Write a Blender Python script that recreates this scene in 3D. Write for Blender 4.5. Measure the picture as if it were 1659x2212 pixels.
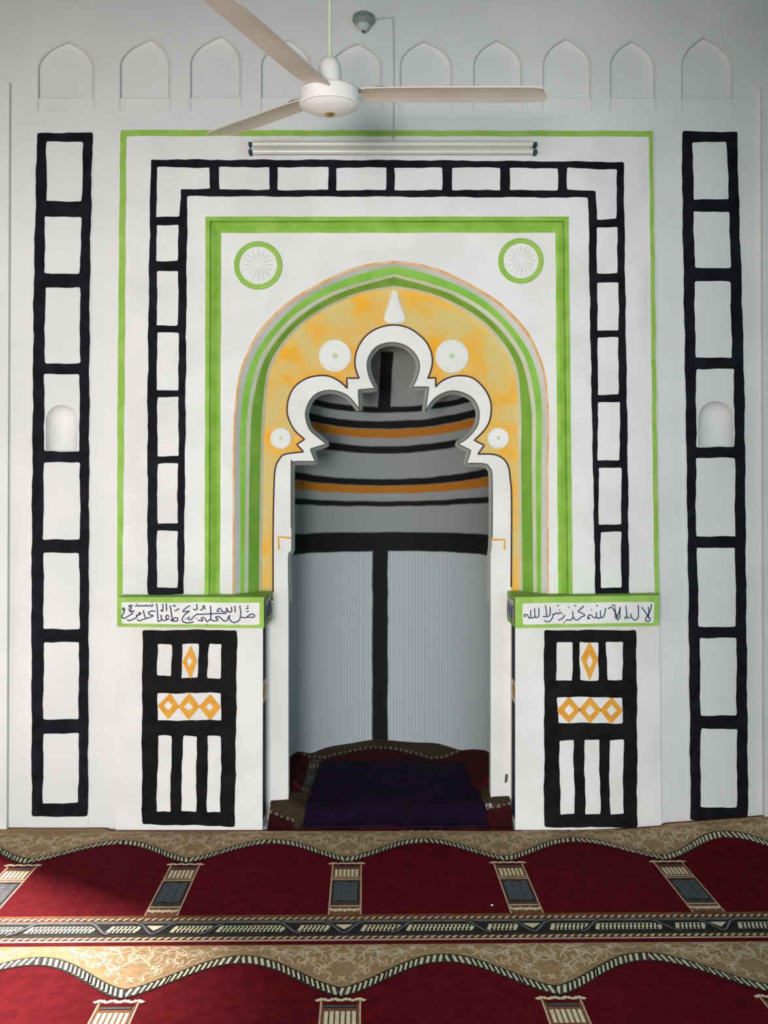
import bpy, math, random
from mathutils import Vector, Matrix
from mathutils.geometry import tessellate_polygon

for o in list(bpy.data.objects):
    bpy.data.objects.remove(o)
S = bpy.context.scene
COL = S.collection
PI = math.pi

# ------------------------------------------------------------------ camera
F, EYE, CX, HY = 2350.0, 1.45, 829.5, 1070.0
cd = bpy.data.cameras.new('camera'); cam = bpy.data.objects.new('camera', cd); COL.objects.link(cam)
cam.location = (0, 0, EYE); cam.rotation_euler = (PI/2, 0, 0)
cd.sensor_width = 36; cd.lens = F/2212*36; cd.shift_y = -(1106-HY)/2212
cd.clip_start = 0.05
S.camera = cam
S.view_settings.view_transform = 'Standard'; S.view_settings.look = 'None'
S.view_settings.gamma = 1.0; S.view_settings.use_curve_mapping = False
S.view_settings.exposure = 0.09
S.cycles.use_denoising = True
S.cycles.max_bounces = 8
S.cycles.diffuse_bounces = 5

# ------------------------------------------------------------------ light
w = bpy.data.worlds.new('sky'); S.world = w; w.use_nodes = True
bg = w.node_tree.nodes['Background']; bg.inputs[0].default_value = (0.55, 0.72, 0.85, 1); bg.inputs[1].default_value = 0.6

def area(name, loc, target, sx, sy, power, col, spread=180):
    l = bpy.data.lights.new(name, 'AREA'); l.shape = 'RECTANGLE'; l.size = sx; l.size_y = sy
    l.energy = power; l.color = col; l.spread = math.radians(spread)
    o = bpy.data.objects.new(name, l); COL.objects.link(o); o.location = loc
    o.rotation_euler = (Vector(target)-Vector(loc)).to_track_quat('-Z', 'Y').to_euler()
    return o
# daylight through the openings of the room, plus an added teal fill
area('daylight_rear_door', (-0.9, -3.38, 1.26), (-0.9, 0, 1.26), 1.0, 1.26, 455, (1.0, 0.965, 0.95))
area('daylight_left_window', (-1.86, 3.85, .78), (0, 3.85, .78), 1.5, 1.1, 1.2, (1.0, 0.93, 0.90))
area('daylight_right_window', (2.18, 1.0, 1.6), (0, 1.0, 1.5), 1.5, 1.4, 30, (0.55, 0.92, 1.0))
area('teal_fill_rear', (1.55, -3.45, 1.3), (1.55, 0, 1.6), 1.0, 1.2, 46, (0.30, 0.80, 1.0))  # added fill lamp at the solid rear wall, cools the right end
sun = bpy.data.lights.new('sun', 'SUN'); sun.energy = 19; sun.angle = math.radians(14); sun.color = (1.0, 0.90, 0.84)
so = bpy.data.objects.new('sun', sun); COL.objects.link(so); so.location = (-6, 8, 6)
so.rotation_euler = Vector((0.66, -0.62, -0.66)).to_track_quat('-Z', 'Y').to_euler()

# ------------------------------------------------------------------ helpers
def lin(h):
    h = h.lstrip('#'); c = [int(h[i:i+2], 16)/255 for i in (0, 2, 4)]
    return tuple(x/12.92 if x <= .04045 else ((x+.055)/1.055)**2.4 for x in c) + (1,)

def mat(name, hexa, rough=.85, hex2=None, scale=8, bump=0.0, bscale=60, metal=0, spec=.3, lo=.4, hi=.62, stretch=None):
    m = bpy.data.materials.new(name); m.use_nodes = True
    nt = m.node_tree; b = nt.nodes['Principled BSDF']
    b.inputs['Base Color'].default_value = lin(hexa); b.inputs['Roughness'].default_value = rough
    b.inputs['Metallic'].default_value = metal; b.inputs['Specular IOR Level'].default_value = spec
    tc = nt.nodes.new('ShaderNodeTexCoord'); src = tc.outputs['Object']
    if stretch:
        mp = nt.nodes.new('ShaderNodeMapping'); mp.inputs['Scale'].default_value = stretch
        nt.links.new(src, mp.inputs['Vector']); src = mp.outputs['Vector']
    if hex2:
        n = nt.nodes.new('ShaderNodeTexNoise'); n.inputs['Scale'].default_value = scale; n.inputs['Detail'].default_value = 5
        nt.links.new(src, n.inputs['Vector'])
        r = nt.nodes.new('ShaderNodeValToRGB'); r.color_ramp.elements[0].color = lin(hexa); r.color_ramp.elements[1].color = lin(hex2)
        r.color_ramp.elements[0].position = lo; r.color_ramp.elements[1].position = hi
        nt.links.new(n.outputs['Fac'], r.inputs['Fac']); nt.links.new(r.outputs['Color'], b.inputs['Base Color'])
    if bump:
        n2 = nt.nodes.new('ShaderNodeTexNoise'); n2.inputs['Scale'].default_value = bscale; n2.inputs['Detail'].default_value = 4
        nt.links.new(src, n2.inputs['Vector'])
        bp = nt.nodes.new('ShaderNodeBump'); bp.inputs['Strength'].default_value = bump; bp.inputs['Distance'].default_value = .004
        nt.links.new(n2.outputs['Fac'], bp.inputs['Height']); nt.links.new(bp.outputs['Normal'], b.inputs['Normal'])
    return m

M = {}
M['wall'] = mat('white_plaster', '#d8d8d6', .9, '#dedddb', 3, .25, 45)
M['white'] = mat('white_paint', '#e2e0de', .85, '#dad8d5', 5, .2, 50)
M['cream'] = mat('cream_paint', '#ddddca', .85, '#d2d3c0', 9, .15, 60)
M['black'] = mat('black_paint', '#0d0e13', .7, '#17191f', 14, .3, 40, spec=.1)
M['dblack'] = mat('brown_black_paint', '#0c0a0a', .7, '#171414', 14, .3, 40, spec=.1)
M['navy'] = mat('navy_paint', '#14172b', .7, '#1c1f38', 20, spec=.1)
M['green'] = mat('lime_paint', '#8ab447', .7, '#98bd58', 14, .3, 40)
M['green2'] = mat('leaf_green_paint', '#76ad3a', .7, '#86b84a', 10, .2, 40)
M['gframe'] = mat('lime_frame_paint', '#7fae3c', .7, '#93bb50', 12, .5, 30)
M['orange'] = mat('orange_paint', '#d8942a', .75, '#e0a038', 30, .2, 40)
M['peach'] = mat('peach_line_paint', '#d79a55', .8, '#e0b58c', 18)
M['yellow'] = mat('ochre_paint', '#e6a526', .8, '#cfb674', 7, .25, 40, lo=.36, hi=.58)
M['brown'] = mat('dark_brown_line', '#3a2220', .8, '#4a2c26', 20)
M['grey'] = mat('grey_line', '#4b4c4a', .8)
M['ink'] = mat('ink_blue_lettering', '#2e3450', .7, '#3d4560', 40)
M['fanwhite'] = mat('fan_enamel', '#e6dfda', .35, spec=.5)
M['blade'] = mat('fan_blade_enamel', '#d6c8ba', .5, '#cbbcad', 4, spec=.4)
M['rod'] = mat('cream_rod', '#d3d5b8', .4, spec=.5)
M['brass'] = mat('brass', '#b49a62', .35, metal=.8)
M['tin'] = mat('lamp_tray_enamel', '#d9dbd6', .5, spec=.5)
M['tube'] = mat('tube_glass', '#dedacd', .3, spec=.6)
M['teal'] = mat('teal_plastic', '#23464a', .5)
M['greyg'] = mat('grey_green_metal', '#7f8d88', .5, '#939f9a', 20)
M['bulb'] = mat('frosted_bulb', '#bcc6c2', .3, spec=.5)
M['wire'] = mat('pale_cable', '#b9bdb5', .6)
M['purple'] = mat('purple_mat_pile', '#170c22', .95, '#1f1029', 18, .6, 220, spec=.1)
M['red'] = mat('red_pile', '#580e16', .95, '#64131b', 26, .8, 260, spec=.03)
M['beige'] = mat('beige_pile', '#ab8d66', .95, '#977b58', 60, .6, 260, spec=.1)
M['motif'] = mat('pale_pile', '#dcc4a8', .95, '#c9ae94', 50, .5, 260, spec=.1)
M['cpile'] = mat('cream_pile', '#e8dfbe', .95, '#d6caa4', 80, .5, 260, spec=.1)
M['gpile'] = mat('slate_pile', '#4b4c48', .95, '#3a3a38', 60, .5, 260, spec=.1)
M['dpile'] = mat('charcoal_pile', '#262523', .95, '#32302c', 60, .5, 260, spec=.1)
M['bluep'] = mat('blue_grey_pile', '#80848c', .95, '#6c7078', 60, .5, 260, spec=.1)
M['brownp'] = mat('brown_pile', '#8a5a3c', .95, '#6d4630', 60, .5, 260, spec=.1)
M['shade_red'] = mat('shaded_red_pile', '#330d10', .95, '#3d1214', 26, .8, 260, spec=.1)  # niche carpet: the same piles darkened, its shade put into the colour
M['shade_beige'] = mat('shaded_beige_pile', '#3c3224', .95, '#463a29', 60, .6, 260, spec=.1)
M['shade_cream'] = mat('shaded_cream_pile', '#857d66', .95, '#756d58', 60, .6, 260, spec=.1)
M['paper'] = mat('paper', '#e2e4e4', .8)
M['teal_bounce'] = mat('grey_teal_bounce_wall', '#5f7a7c', .9, '#688386', 3)  # unseen right wall, coloured to dim and tint its bounce light
M['conc'] = mat('concrete', '#8a8782', .9, '#7c7974', 6)
M['ceil'] = mat('dimmed_ceiling', '#6f7672', .9)  # unseen ceiling, kept dark to cut bounce onto floor and upper wall
M['wood'] = mat('window_wood', '#5a4a3c', .6, '#6b5947', 10)

def X_(px, d): return (px-CX)/F*d
def Z_(py, d): return EYE+(HY-py)/F*d
def P(px, py, d): return Vector((X_(px, d), d, Z_(py, d)))
def W2(poly, d): return [(X_(x, d), Z_(y, d)) for x, y in poly]
def proj(x, y, z): return CX+x/y*F, HY-(z-EYE)/y*F

class MB:
    """collects vertices, faces and material slots of ONE mesh"""
    def __init__(s): s.v = []; s.f = []; s.m = []; s.mats = []
    def slot(s, m):
        if m not in s.mats: s.mats.append(m)
        return s.mats.index(m)
    def face(s, pts, m):
        i = len(s.v); s.v += [tuple(p) for p in pts]; s.f.append(tuple(range(i, i+len(pts)))); s.m.append(s.slot(m))
    def box(s, a, b, m):
        (x0, y0, z0), (x1, y1, z1) = a, b
        c = [(x0,y0,z0),(x1,y0,z0),(x1,y1,z0),(x0,y1,z0),(x0,y0,z1),(x1,y0,z1),(x1,y1,z1),(x0,y1,z1)]
        i = len(s.v); s.v += c
        for q in ((0,3,2,1),(4,5,6,7),(0,1,5,4),(1,2,6,5),(2,3,7,6),(3,0,4,7)):
            s.f.append(tuple(i+k for k in q)); s.m.append(s.slot(m))
    def plate(s, polys, y, th, m, back=True):
        """upright plate: outline + holes given as (x, z), front face at y, th deep"""
        pl = [[Vector((a, b, 0)) for a, b in p] for p in polys]
        tris = tessellate_polygon(pl)
        flat = [q for p in polys for q in p]; n = len(flat); i = len(s.v); k = s.slot(m)
        s.v += [(a, y, b) for a, b in flat] + [(a, y+th, b) for a, b in flat]
        for t in tris:
            a, b, c = [flat[q] for q in t]
            cr = (b[0]-a[0])*(c[1]-a[1])-(b[1]-a[1])*(c[0]-a[0])
            t = t if cr > 0 else (t[0], t[2], t[1])     # seen from -y: counter-clockwise in (x, z)
            s.f.append(tuple(i+q for q in t)); s.m.append(k)
            if back: s.f.append(tuple(i+n+q for q in reversed(t))); s.m.append(k)
        st = 0
        for pi, p in enumerate(polys):
            L = len(p)
            ar = sum(p[q][0]*p[(q+1) % L][1]-p[(q+1) % L][0]*p[q][1] for q in range(L))
            for q in range(L):
                a, b = i+st+q, i+st+(q+1) % L
                quad = (a, a+n, b+n, b)
                if (ar < 0) != (pi > 0): quad = quad[::-1]
                s.f.append(quad); s.m.append(k)
            st += L
    def loft(s, rows, m, closed=False, flip=False):
        """rows of equal-length 3-D polylines; m may be one material or one per strip"""
        i = len(s.v); n = len(rows[0])
        for r in rows: s.v += [tuple(p) for p in r]
        for a in range(len(rows)-1):
            mm = m[a] if isinstance(m, list) else m
            if mm is None: continue
            for q in range(n if closed else n-1):
                b = (q+1) % n
                f = (i+a*n+q, i+a*n+b, i+(a+1)*n+b, i+(a+1)*n+q)
                s.f.append(f[::-1] if flip else f); s.m.append(s.slot(mm))
    def lathe(s, prof, c, m, n=40, axis='z'):
        rows = []
        for r, h in prof:
            row = []
            for k in range(n):
                a = 2*PI*k/n
                if axis == 'z': row.append((c[0]+r*math.cos(a), c[1]+r*math.sin(a), c[2]+h))
                elif axis == 'x': row.append((c[0]+h, c[1]+r*math.cos(a), c[2]+r*math.sin(a)))
                else: row.append((c[0]+r*math.cos(a), c[1]-h, c[2]+r*math.sin(a)))
            rows.append(row)
        s.loft(rows, m, closed=True)
    def tube(s, pts, r, m, n=8):
        pts = [Vector(p) for p in pts]; rows = []
        for k, p in enumerate(pts):
            t = (pts[min(k+1, len(pts)-1)]-pts[max(k-1, 0)]).normalized()
            u = t.cross(Vector((0, 1, 0)) if abs(t.y) < .9 else Vector((1, 0, 0))).normalized(); v = t.cross(u)
            rows.append([p+(u*math.cos(2*PI*q/n)+v*math.sin(2*PI*q/n))*r for q in range(n)])
        s.loft(rows, m, closed=True); s.face(rows[0][::-1], m); s.face(rows[-1], m)
    def build(s, name, parent=None, smooth=False):
        me = bpy.data.meshes.new(name); me.from_pydata(s.v, [], s.f); me.validate()
        for m in s.mats: me.materials.append(m)
        if len(me.polygons) == len(s.m):
            me.polygons.foreach_set('material_index', s.m)
        if smooth: me.polygons.foreach_set('use_smooth', [True]*len(me.polygons))
        me.update()
        o = bpy.data.objects.new(name, me); COL.objects.link(o)
        if smooth:
            me.set_sharp_from_angle(angle=math.radians(28))
        if parent:
            o.parent = parent
            if parent.type == 'EMPTY': o.matrix_parent_inverse = Matrix.Translation(-Vector(parent.location))
        return o

def thing(name, label, cat, loc, group=None):
    o = bpy.data.objects.new(name, None); COL.objects.link(o); o.location = loc; o.empty_display_size = .1
    o['label'] = label; o['category'] = cat
    if group: o['group'] = group
    return o
def tag(o, label, cat, group=None):
    o['label'] = label; o['category'] = cat
    if group: o['group'] = group
    return o
def struct(o, label=None):
    o['kind'] = 'structure'
    if label: o['label'] = label
    return o

def rough(poly, amp=1.0, step=14, r=5, seed=0, closed=True):
    """hand-painted edge: rounded corners, slow wobble (pixels of the wall drawing)"""
    rnd = random.Random(seed); n = len(poly); out = []
    for i in range(n):
        p0, p1, p2 = Vector(poly[i-1]), Vector(poly[i]), Vector(poly[(i+1) % n])
        a, b = p0-p1, p2-p1
        ra = min(r, a.length*.4); rb = min(r, b.length*.4)
        A, B = p1+a.normalized()*ra, p1+b.normalized()*rb
        cs = [A*(1-t)**2+p1*2*t*(1-t)+B*t*t for t in (0, .5, 1)]
        out += cs
        q2 = Vector(poly[(i+1) % n]); nx = Vector(poly[(i+2) % n])
        e = q2-b.normalized()*min(r, b.length*.4)
        L = (e-B).length; k = int(L/step)
        for j in range(1, k):
            out.append(B.lerp(e, j/k))
    ph = [rnd.uniform(0, 6.28) for _ in range(4)]
    res = []
    for p in out:
        t = (p.x+p.y)
        dx = amp*(.6*math.sin(p.y*.045+ph[0])+.4*math.sin(p.y*.13+ph[1]))+rnd.uniform(-.3, .3)*amp
        dy = amp*(.6*math.sin(p.x*.045+ph[2])+.4*math.sin(p.x*.13+ph[3]))+rnd.uniform(-.3, .3)*amp
        res.append((p.x+dx, p.y+dy))
    return res

def catmull(pts, n=8):
    pts = [Vector(p) for p in pts]; out = []
    for i in range(len(pts)-1):
        p0 = pts[max(i-1, 0)]; p1 = pts[i]; p2 = pts[i+1]; p3 = pts[min(i+2, len(pts)-1)]
        for k in range(n):
            t = k/n
            out.append(.5*((2*p1)+(p2-p0)*t+(2*p0-5*p1+4*p2-p3)*t*t+(3*p1-p0-3*p2+p3)*t**3))
    out.append(pts[-1]); return out
def resample(pts, n):
    L = [0]
    for a, b in zip(pts, pts[1:]): L.append(L[-1]+(b-a).length)
    out = []; j = 0
    for k in range(n):
        t = L[-1]*k/(n-1)
        while j < len(L)-2 and L[j+1] < t: j += 1
        d = L[j+1]-L[j]; out.append(pts[j].lerp(pts[j+1], 0 if d == 0 else (t-L[j])/d))
    return out
def circ(cx, cy, r, n=40): return [(cx+r*math.cos(2*PI*k/n), cy+r*math.sin(2*PI*k/n)) for k in range(n)]

def offs(line, wd):
    """both sides of an open 2-D line"""
    line = [Vector(p) for p in line]; L = []; R = []
    for i, p in enumerate(line):
        t = line[min(i+1, len(line)-1)]-line[max(i-1, 0)]
        if t.length < 1e-9: t = Vector((1, 0))
        t.normalize(); nn = Vector((-t.y, t.x))*wd/2
        L.append(p+nn); R.append(p-nn)
    return L, R
def stroke(mb, line, wd, d, m, proud=.0015, smooth=True):
    """brush stroke on an upright face at distance d"""
    pts = catmull(line, 5) if smooth and len(line) > 2 else [Vector(p) for p in line]
    L, R = offs(pts, wd); y = d-proud
    mb.loft([[P(p.x, p.y, d) for p in L], [P(p.x, p.y, d).xyz+Vector((0, -proud, 0)) for p in L],
             [P(p.x, p.y, d)+Vector((0, -proud, 0)) for p in R], [P(p.x, p.y, d) for p in R]], m)

# ------------------------------------------------------------------ the room
DW, DS, DP = 4.72, 4.686, 4.87        # wall face, niche surround face, recessed arch panel
mb = MB(); mb.box((-3.2, -3.6, -.12), (3.4, 6.2, 0), M['conc']); struct(mb.build('floor'))
mb = MB(); mb.box((-2.05, -3.6, 3.78), (2.4, 4.95, 3.9), M['ceil']); struct(mb.build('ceiling'))

def arch_pts(x0, x1, yb, ys, ax, ay, n=10):
    """pointed arch outline: bottom left, up, apex, down to bottom right (pixels)"""
    pts = [(x0, yb), (x0, (yb+ys)/2)]
    def bz(xs, t):
        c = (xs+(ax-xs)*.08, ys+(ay-ys)*.62); return (xs*(1-t)**2+c[0]*2*t*(1-t)+ax*t*t, ys*(1-t)**2+c[1]*2*t*(1-t)+ay*t*t)
    for k in range(n+1): pts.append(bz(x0, k/n))
    for k in range(n-1, -1, -1): pts.append(bz(x1, k/n))
    pts += [(x1, (yb+ys)/2), (x1, yb)]
    return pts
RECESS = [(81, 203, 239, 146, 147, 88), (258, 368, 239, 140, 326, 83), (410, 521, 238, 136, 477, 76), (563, 672, 238, 140, 622, 84),
          (714, 825, 240, 142, 772, 92), (863, 977, 239, 140, 915, 87), (1022, 1128, 239, 140, 1073, 85), (1172, 1277, 239, 138, 1222, 82),
          (1317, 1415, 239, 140, 1364, 87), (1471, 1583, 240, 142, 1520, 79)]
def round_arch(x0, x1, yb, yt, n=9):
    r = (x1-x0)/2; c = (x0+x1)/2
    return [(x0, yb)]+[(c-r*math.cos(PI*k/(2*n)), yt+r-r*math.sin(PI*k/(2*n))) for k in range(2*n+1)]+[(x1, yb)]
SMALL = [round_arch(99, 167, 974, 875), round_arch(1508, 1584, 965, 867)]
SURR = [(257, 282), (1412, 283), (1420, 860), (1429, 1798), (1113, 1798), (1113, 1306), (1232, 1306), (1222, 474), (450, 474), (448, 1306), (568, 1306), (567, 1798), (250, 1798), (253, 860)]
hole = W2([(257, 282), (1412, 283), (1420, 860), (1429, 1794), (250, 1794), (253, 860)], DS)
mb = MB()
mb.plate([[(-2.0, -.0), (2.32, -.0), (2.32, 3.8), (-2.0, 3.8)]]+[W2(arch_pts(*r), DW) for r in RECESS]+[W2(s, DW) for s in SMALL]+[hole], DW, .12, M['wall'])
struct(mb.build('wall_back'), 'white plastered prayer wall with the niche')
# left wall with a tall low window, right wall with a window, rear wall with a doorway
def holed_wall(name, axis, at, th, a0, a1, z1, h, m='wall'):
    mb = MB(); (b0, b1, hz0, hz1) = h
    for (p, q, z0, zz) in ((a0, b0, 0, z1), (b1, a1, 0, z1), (b0, b1, 0, hz0), (b0, b1, hz1, z1)):
        if zz-z0 < 1e-4: continue
        if axis == 'x': mb.box((at, p, z0), (at+th, q, zz), M[m])
        else: mb.box((p, at, z0), (q, at+th, zz), M[m])
    return struct(mb.build(name))
holed_wall('wall_left', 'x', -2.0, .12, -3.5, 4.72, 3.78, (3.3, 4.70, .2, 1.35))
holed_wall('wall_right', 'x', 2.2, .12, -3.5, 4.72, 3.78, (.2, 1.8, .8, 2.3), 'teal_bounce')
holed_wall('wall_rear', 'y', -3.6, .12, -2.0, 2.32, 3.78, (-1.45, -.35, .0, 2.1))
# unseen beam and pier added behind the viewpoint to shade the back wall
mb = MB(); mb.box((-1.88, -.60, 2.13), (2.2, -.35, 3.78), M['wall']); struct(mb.build('shade_beam'), 'unseen beam added to shade the upper wall')
mb = MB(); mb.box((.04, -.60, 0), (.72, -.35, 2.13), M['wall']); struct(mb.build('shade_pier'), 'unseen pier added to shade the right end of the wall')
# corner pilaster strips at both ends of the wall
mb = MB(); mb.plate([W2([(-90, 176), (20, 178), (14, 1797), (-90, 1797)], 4.69)], 4.69, .03, M['wall']); struct(mb.build('trim_1'))
mb = MB(); mb.plate([W2([(1647, 186), (1760, 186), (1760, 1797), (1652, 1797)], 4.69)], 4.69, .03, M['wall']); struct(mb.build('trim_2'))
mb = MB()
for y in (3.3, 4.66): mb.box((-1.98, y, .2), (-1.93, y+.04, 1.35), M['wood'])
for z in (.2, 1.31): mb.box((-1.98, 3.3, z), (-1.93, 4.70, z+.04), M['wood'])
struct(mb.build('window_1'))

# ------------------------------------------------------------------ blind arched recesses along the top of the wall
where = ['leftmost of the row, above the left black ladder panel', 'second from the left, above the corner of the green frame',
         'third from the left, beside the raised fan blade', 'fourth from the left, crossed by the fan blade',
         'fifth from the left, just behind the fan motor', 'sixth from the left, just right of the cable, behind the fan blade',
         'seventh from the left, behind the tip half of the fan blade', 'third from the right, just beyond the fan blade tip',
         'second from the right, above the right corner of the green frame', 'rightmost of the row, above the right black ladder panel']
for i, r in enumerate(RECESS):
    x0, x1, yb, ys, ax, ay = r
    fr = [P(x, y, DW) for x, y in arch_pts(*r)]
    dd = DW+.028
    bk = [P(x, y, dd) for x, y in arch_pts(x0+3, x1-4, yb-1, ys+2, ax, ay+6)]
    mb = MB(); mb.loft([fr, bk], M['wall'], closed=True)
    c = Vector((sum(p.x for p in bk)/len(bk), dd, sum(p.z for p in bk)/len(bk)))
    for k in range(len(bk)): mb.face([bk[k], bk[(k+1) % len(bk)], c][::-1], M['wall'])
    # plain sill block across the foot of the recess
    (sx0, sz0), (sx1, sz1) = W2([(x0+1, yb), (x1-1, yb-26)], DW)
    mb.box((sx0, DW+.003, sz0), (sx1, dd, sz1), M['wall']); mb.tube([(sx0, DW+.004, sz1), (sx1, DW+.004, sz1)], .004, M['wall'], 6)
    # rim bead round the arch
    mb.tube([P(x, y, DW-.001) for x, y in arch_pts(*r)], .0035, M['wall'], 6)
    tag(mb.build('arched_recess'), 'white pointed-arch recess, '+where[i], 'wall recess', 'pointed-arch recesses along the top of the wall')

# ------------------------------------------------------------------ tall black ladder panels either side
def rect(x0, y0, x1, y1, x2=None, x3=None): return [(x0, y0), (x1, y0), (x3 if x3 else x1, y1), (x2 if x2 else x0, y1)]
LP = ([(80, 287), (200, 287), (197, 440), (194, 620), (193, 900), (192, 1300), (190, 1764), (69, 1763), (68, 1300), (71, 900), (73, 620), (77, 440)],
      [rect(100, 306, 180, 435, 101, 177), rect(97, 468, 177, 591, 96, 172), rect(98, 621, 173, 785, 96, 173), rect(95, 808, 172, 975, 96, 172),
       rect(95, 999, 173, 1166, 93, 173), rect(94, 1194, 171, 1359, 94, 173), rect(95, 1387, 171, 1554, 93, 170), rect(94, 1584, 171, 1735, 92, 169)],
      [(66, 279), (201, 279), (195, 860), (191, 1796), (66, 1796)], SMALL[0])
RP = ([(1473, 283), (1592, 286), (1596, 440), (1602, 620), (1608, 860), (1612, 1340), (1616, 1771), (1492, 1772), (1488, 1340), (1481, 860), (1477, 620), (1474, 440)],
      [rect(1496, 307, 1570, 431, 1498, 1574), rect(1498, 457, 1576, 579, 1500, 1578), rect(1500, 608, 1578, 773, 1502, 1581), rect(1503, 797, 1585, 966, 1504, 1587),
       rect(1503, 989, 1588, 1159, 1503, 1588), rect(1505, 1183, 1588, 1354, 1509, 1590), rect(1511, 1378, 1591, 1546, 1513, 1591), rect(1513, 1574, 1592, 1744, 1513, 1592)],
      [(1470, 277), (1594, 279), (1610, 860), (1618, 1790), (1490, 1794), (1478, 860)], SMALL[1])
for k, (outer, cells, slab, niche) in enumerate((LP, RP)):
    t = thing('ladder_panel', ['tall black ladder-pattern painted strip on the bright left end of the wall', 'tall black ladder-pattern painted strip on the shaded right end of the wall'][k],
              'wall panel', P((slab[-1][0]+slab[-2][0])/2, 1796, DW-.004))
    ds = DW-.005
    mb = MB(); mb.plate([W2(slab, ds), W2(niche, ds)], ds, .005, M['wall']); mb.build('plaster_strip', t)
    mb = MB(); mb.plate([W2(rough(outer, 1.2, 14, 5, 31+k), ds)]+[W2(rough(c, 1.2, 12, 4, 40+10*k+j), ds) for j, c in enumerate(cells)], ds-.0018, .0018, M['black'])
    mb.build('painted_ladder', t)['label'] = 'black painted ladder lines'
    xa, za = W2([niche[0]], ds)[0]; xb = W2([niche[-1]], ds)[0][0]; zt = W2([(0, min(q[1] for q in niche))], ds)[0][1]
    r = (xb-xa)/2; cx = (xa+xb)/2; rows = []
    th_ = [PI*q/18 for q in range(19)]
    for z in (za, (za+zt-r)/2, zt-r): rows.append([(cx-r*math.cos(a), ds+.07*math.sin(a), z) for a in th_])
    for q in range(1, 10):
        ph = PI/2*q/9; cp = max(math.cos(ph), .003)
        rows.append([(cx-r*cp*math.cos(a), ds+.07*cp*math.sin(a), zt-r+r*math.sin(ph)) for a in th_])
    mb = MB(); mb.loft(rows, M['wall'], flip=True); mb.face(rows[0], M['wall']); mb.build('rounded_niche', t, smooth=True)['label'] = 'small rounded white niche'

# ------------------------------------------------------------------ the prayer niche (mihrab)
MI = thing('mihrab', 'tall white prayer niche with green frames, ochre trefoil arch and striped alcove', 'prayer niche', (0.02, DS, 0))
mb = MB(); mb.plate([W2(SURR, DS)], DS, .185, M['white']); mb.build('surround', MI)['label'] = 'white plaster surround and piers'
dsp = DS-.005
mb = MB(); mb.plate([W2([(278, 305), (1391, 306), (1400, 1296), (1236, 1296), (1227, 469), (445, 469), (443, 1296), (274, 1296)], dsp)], dsp, .005, M['white'])
mb.build('raised_panel', MI)
# outer lime line
og = [(260, 281), (700, 282), (1410, 283), (1414, 560), (1418, 860), (1424, 1296), (1414, 1296), (1408, 860), (1405, 560), (1402, 295), (700, 294), (273, 294), (271, 560), (269, 860), (264, 1296), (253, 1296), (254, 860), (257, 560)]
mb = MB(); mb.plate([W2(rough(og, .7, 18, 4, 3), DS)], DS-.0025, .0025, M['green']); mb.build('outer_green_line', MI)['label'] = 'thin lime green outline'
# black ladder border, upside-down U
ub = [(326, 345), (840, 346), (1347, 350), (1350, 600), (1354, 860), (1359, 1284), (1286, 1284), (1278, 860), (1273, 600), (1271, 427), (840, 425), (405, 424), (403, 600), (401, 860), (397, 1284), (319, 1284), (319, 860), (322, 600)]
uc = [rect(473, 361, 582, 410), rect(599, 361, 709, 411), rect(727, 362, 835, 411), rect(852, 362, 955, 411), rect(976, 362, 1080, 411), rect(1101, 363, 1205, 411),
      [(340, 361), (453, 362), (454, 408), (391, 409), (387, 468), (337, 470)], [(1225, 363), (1333, 366), (1331, 473), (1289, 474), (1286, 412), (1224, 411)],
      rect(338, 486, 385, 564), rect(339, 586, 385, 704), rect(339, 718, 386, 843), rect(340, 858, 386, 986), rect(340, 1001, 384, 1131), rect(339, 1146, 384, 1269),
      rect(1289, 491, 1334, 591), rect(1290, 610, 1336, 714), rect(1291, 729, 1336, 853), rect(1291, 869, 1339, 995), rect(1293, 1010, 1342, 1133), rect(1297, 1149, 1342, 1270)]
mb = MB(); mb.plate([W2(rough(ub, 1.2, 14, 4, 5), dsp)]+[W2(rough(c, 1.1, 12, 3, 60+j), dsp) for j, c in enumerate(uc)], dsp-.002, .002, M['black'])
mb.build('ladder_border', MI)['label'] = 'black ladder border'
# green rebated frame round the arch
def u_line(xl, yt, xr, xlb, xrb, d):
    pts = [(xlb, 1296)]+[(xlb+(xl-xlb)*k/20, 1296+(yt-1296)*k/20) for k in range(1, 21)]
    pts += [(xl+(xr-xl)*k/16, yt) for k in range(1, 17)]+[(xr+(xrb-xr)*k/20, yt+(1296-yt)*k/20) for k in range(1, 21)]
    rnd = random.Random(int(xl)); return [P(x+rnd.uniform(-.5, .5), y+rnd.uniform(-.5, .5), d) for x, y in pts]
mb = MB()
mb.loft([u_line(444, 468, 1228, 442, 1237, dsp), u_line(444, 468, 1228, 442, 1237, dsp-.012), u_line(453, 477, 1219, 451, 1228, dsp-.012), u_line(454.5, 478.5, 1217.5, 452.5, 1226, dsp+.004),
         u_line(457, 481, 1215, 455, 1223, dsp-.002), u_line(470, 495, 1207, 467, 1213, 4.700), u_line(478, 503, 1200, 475, 1206, 4.706)], M['gframe'])
mb.build('green_frame', MI)['label'] = 'broad lime green rebated frame'

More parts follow.
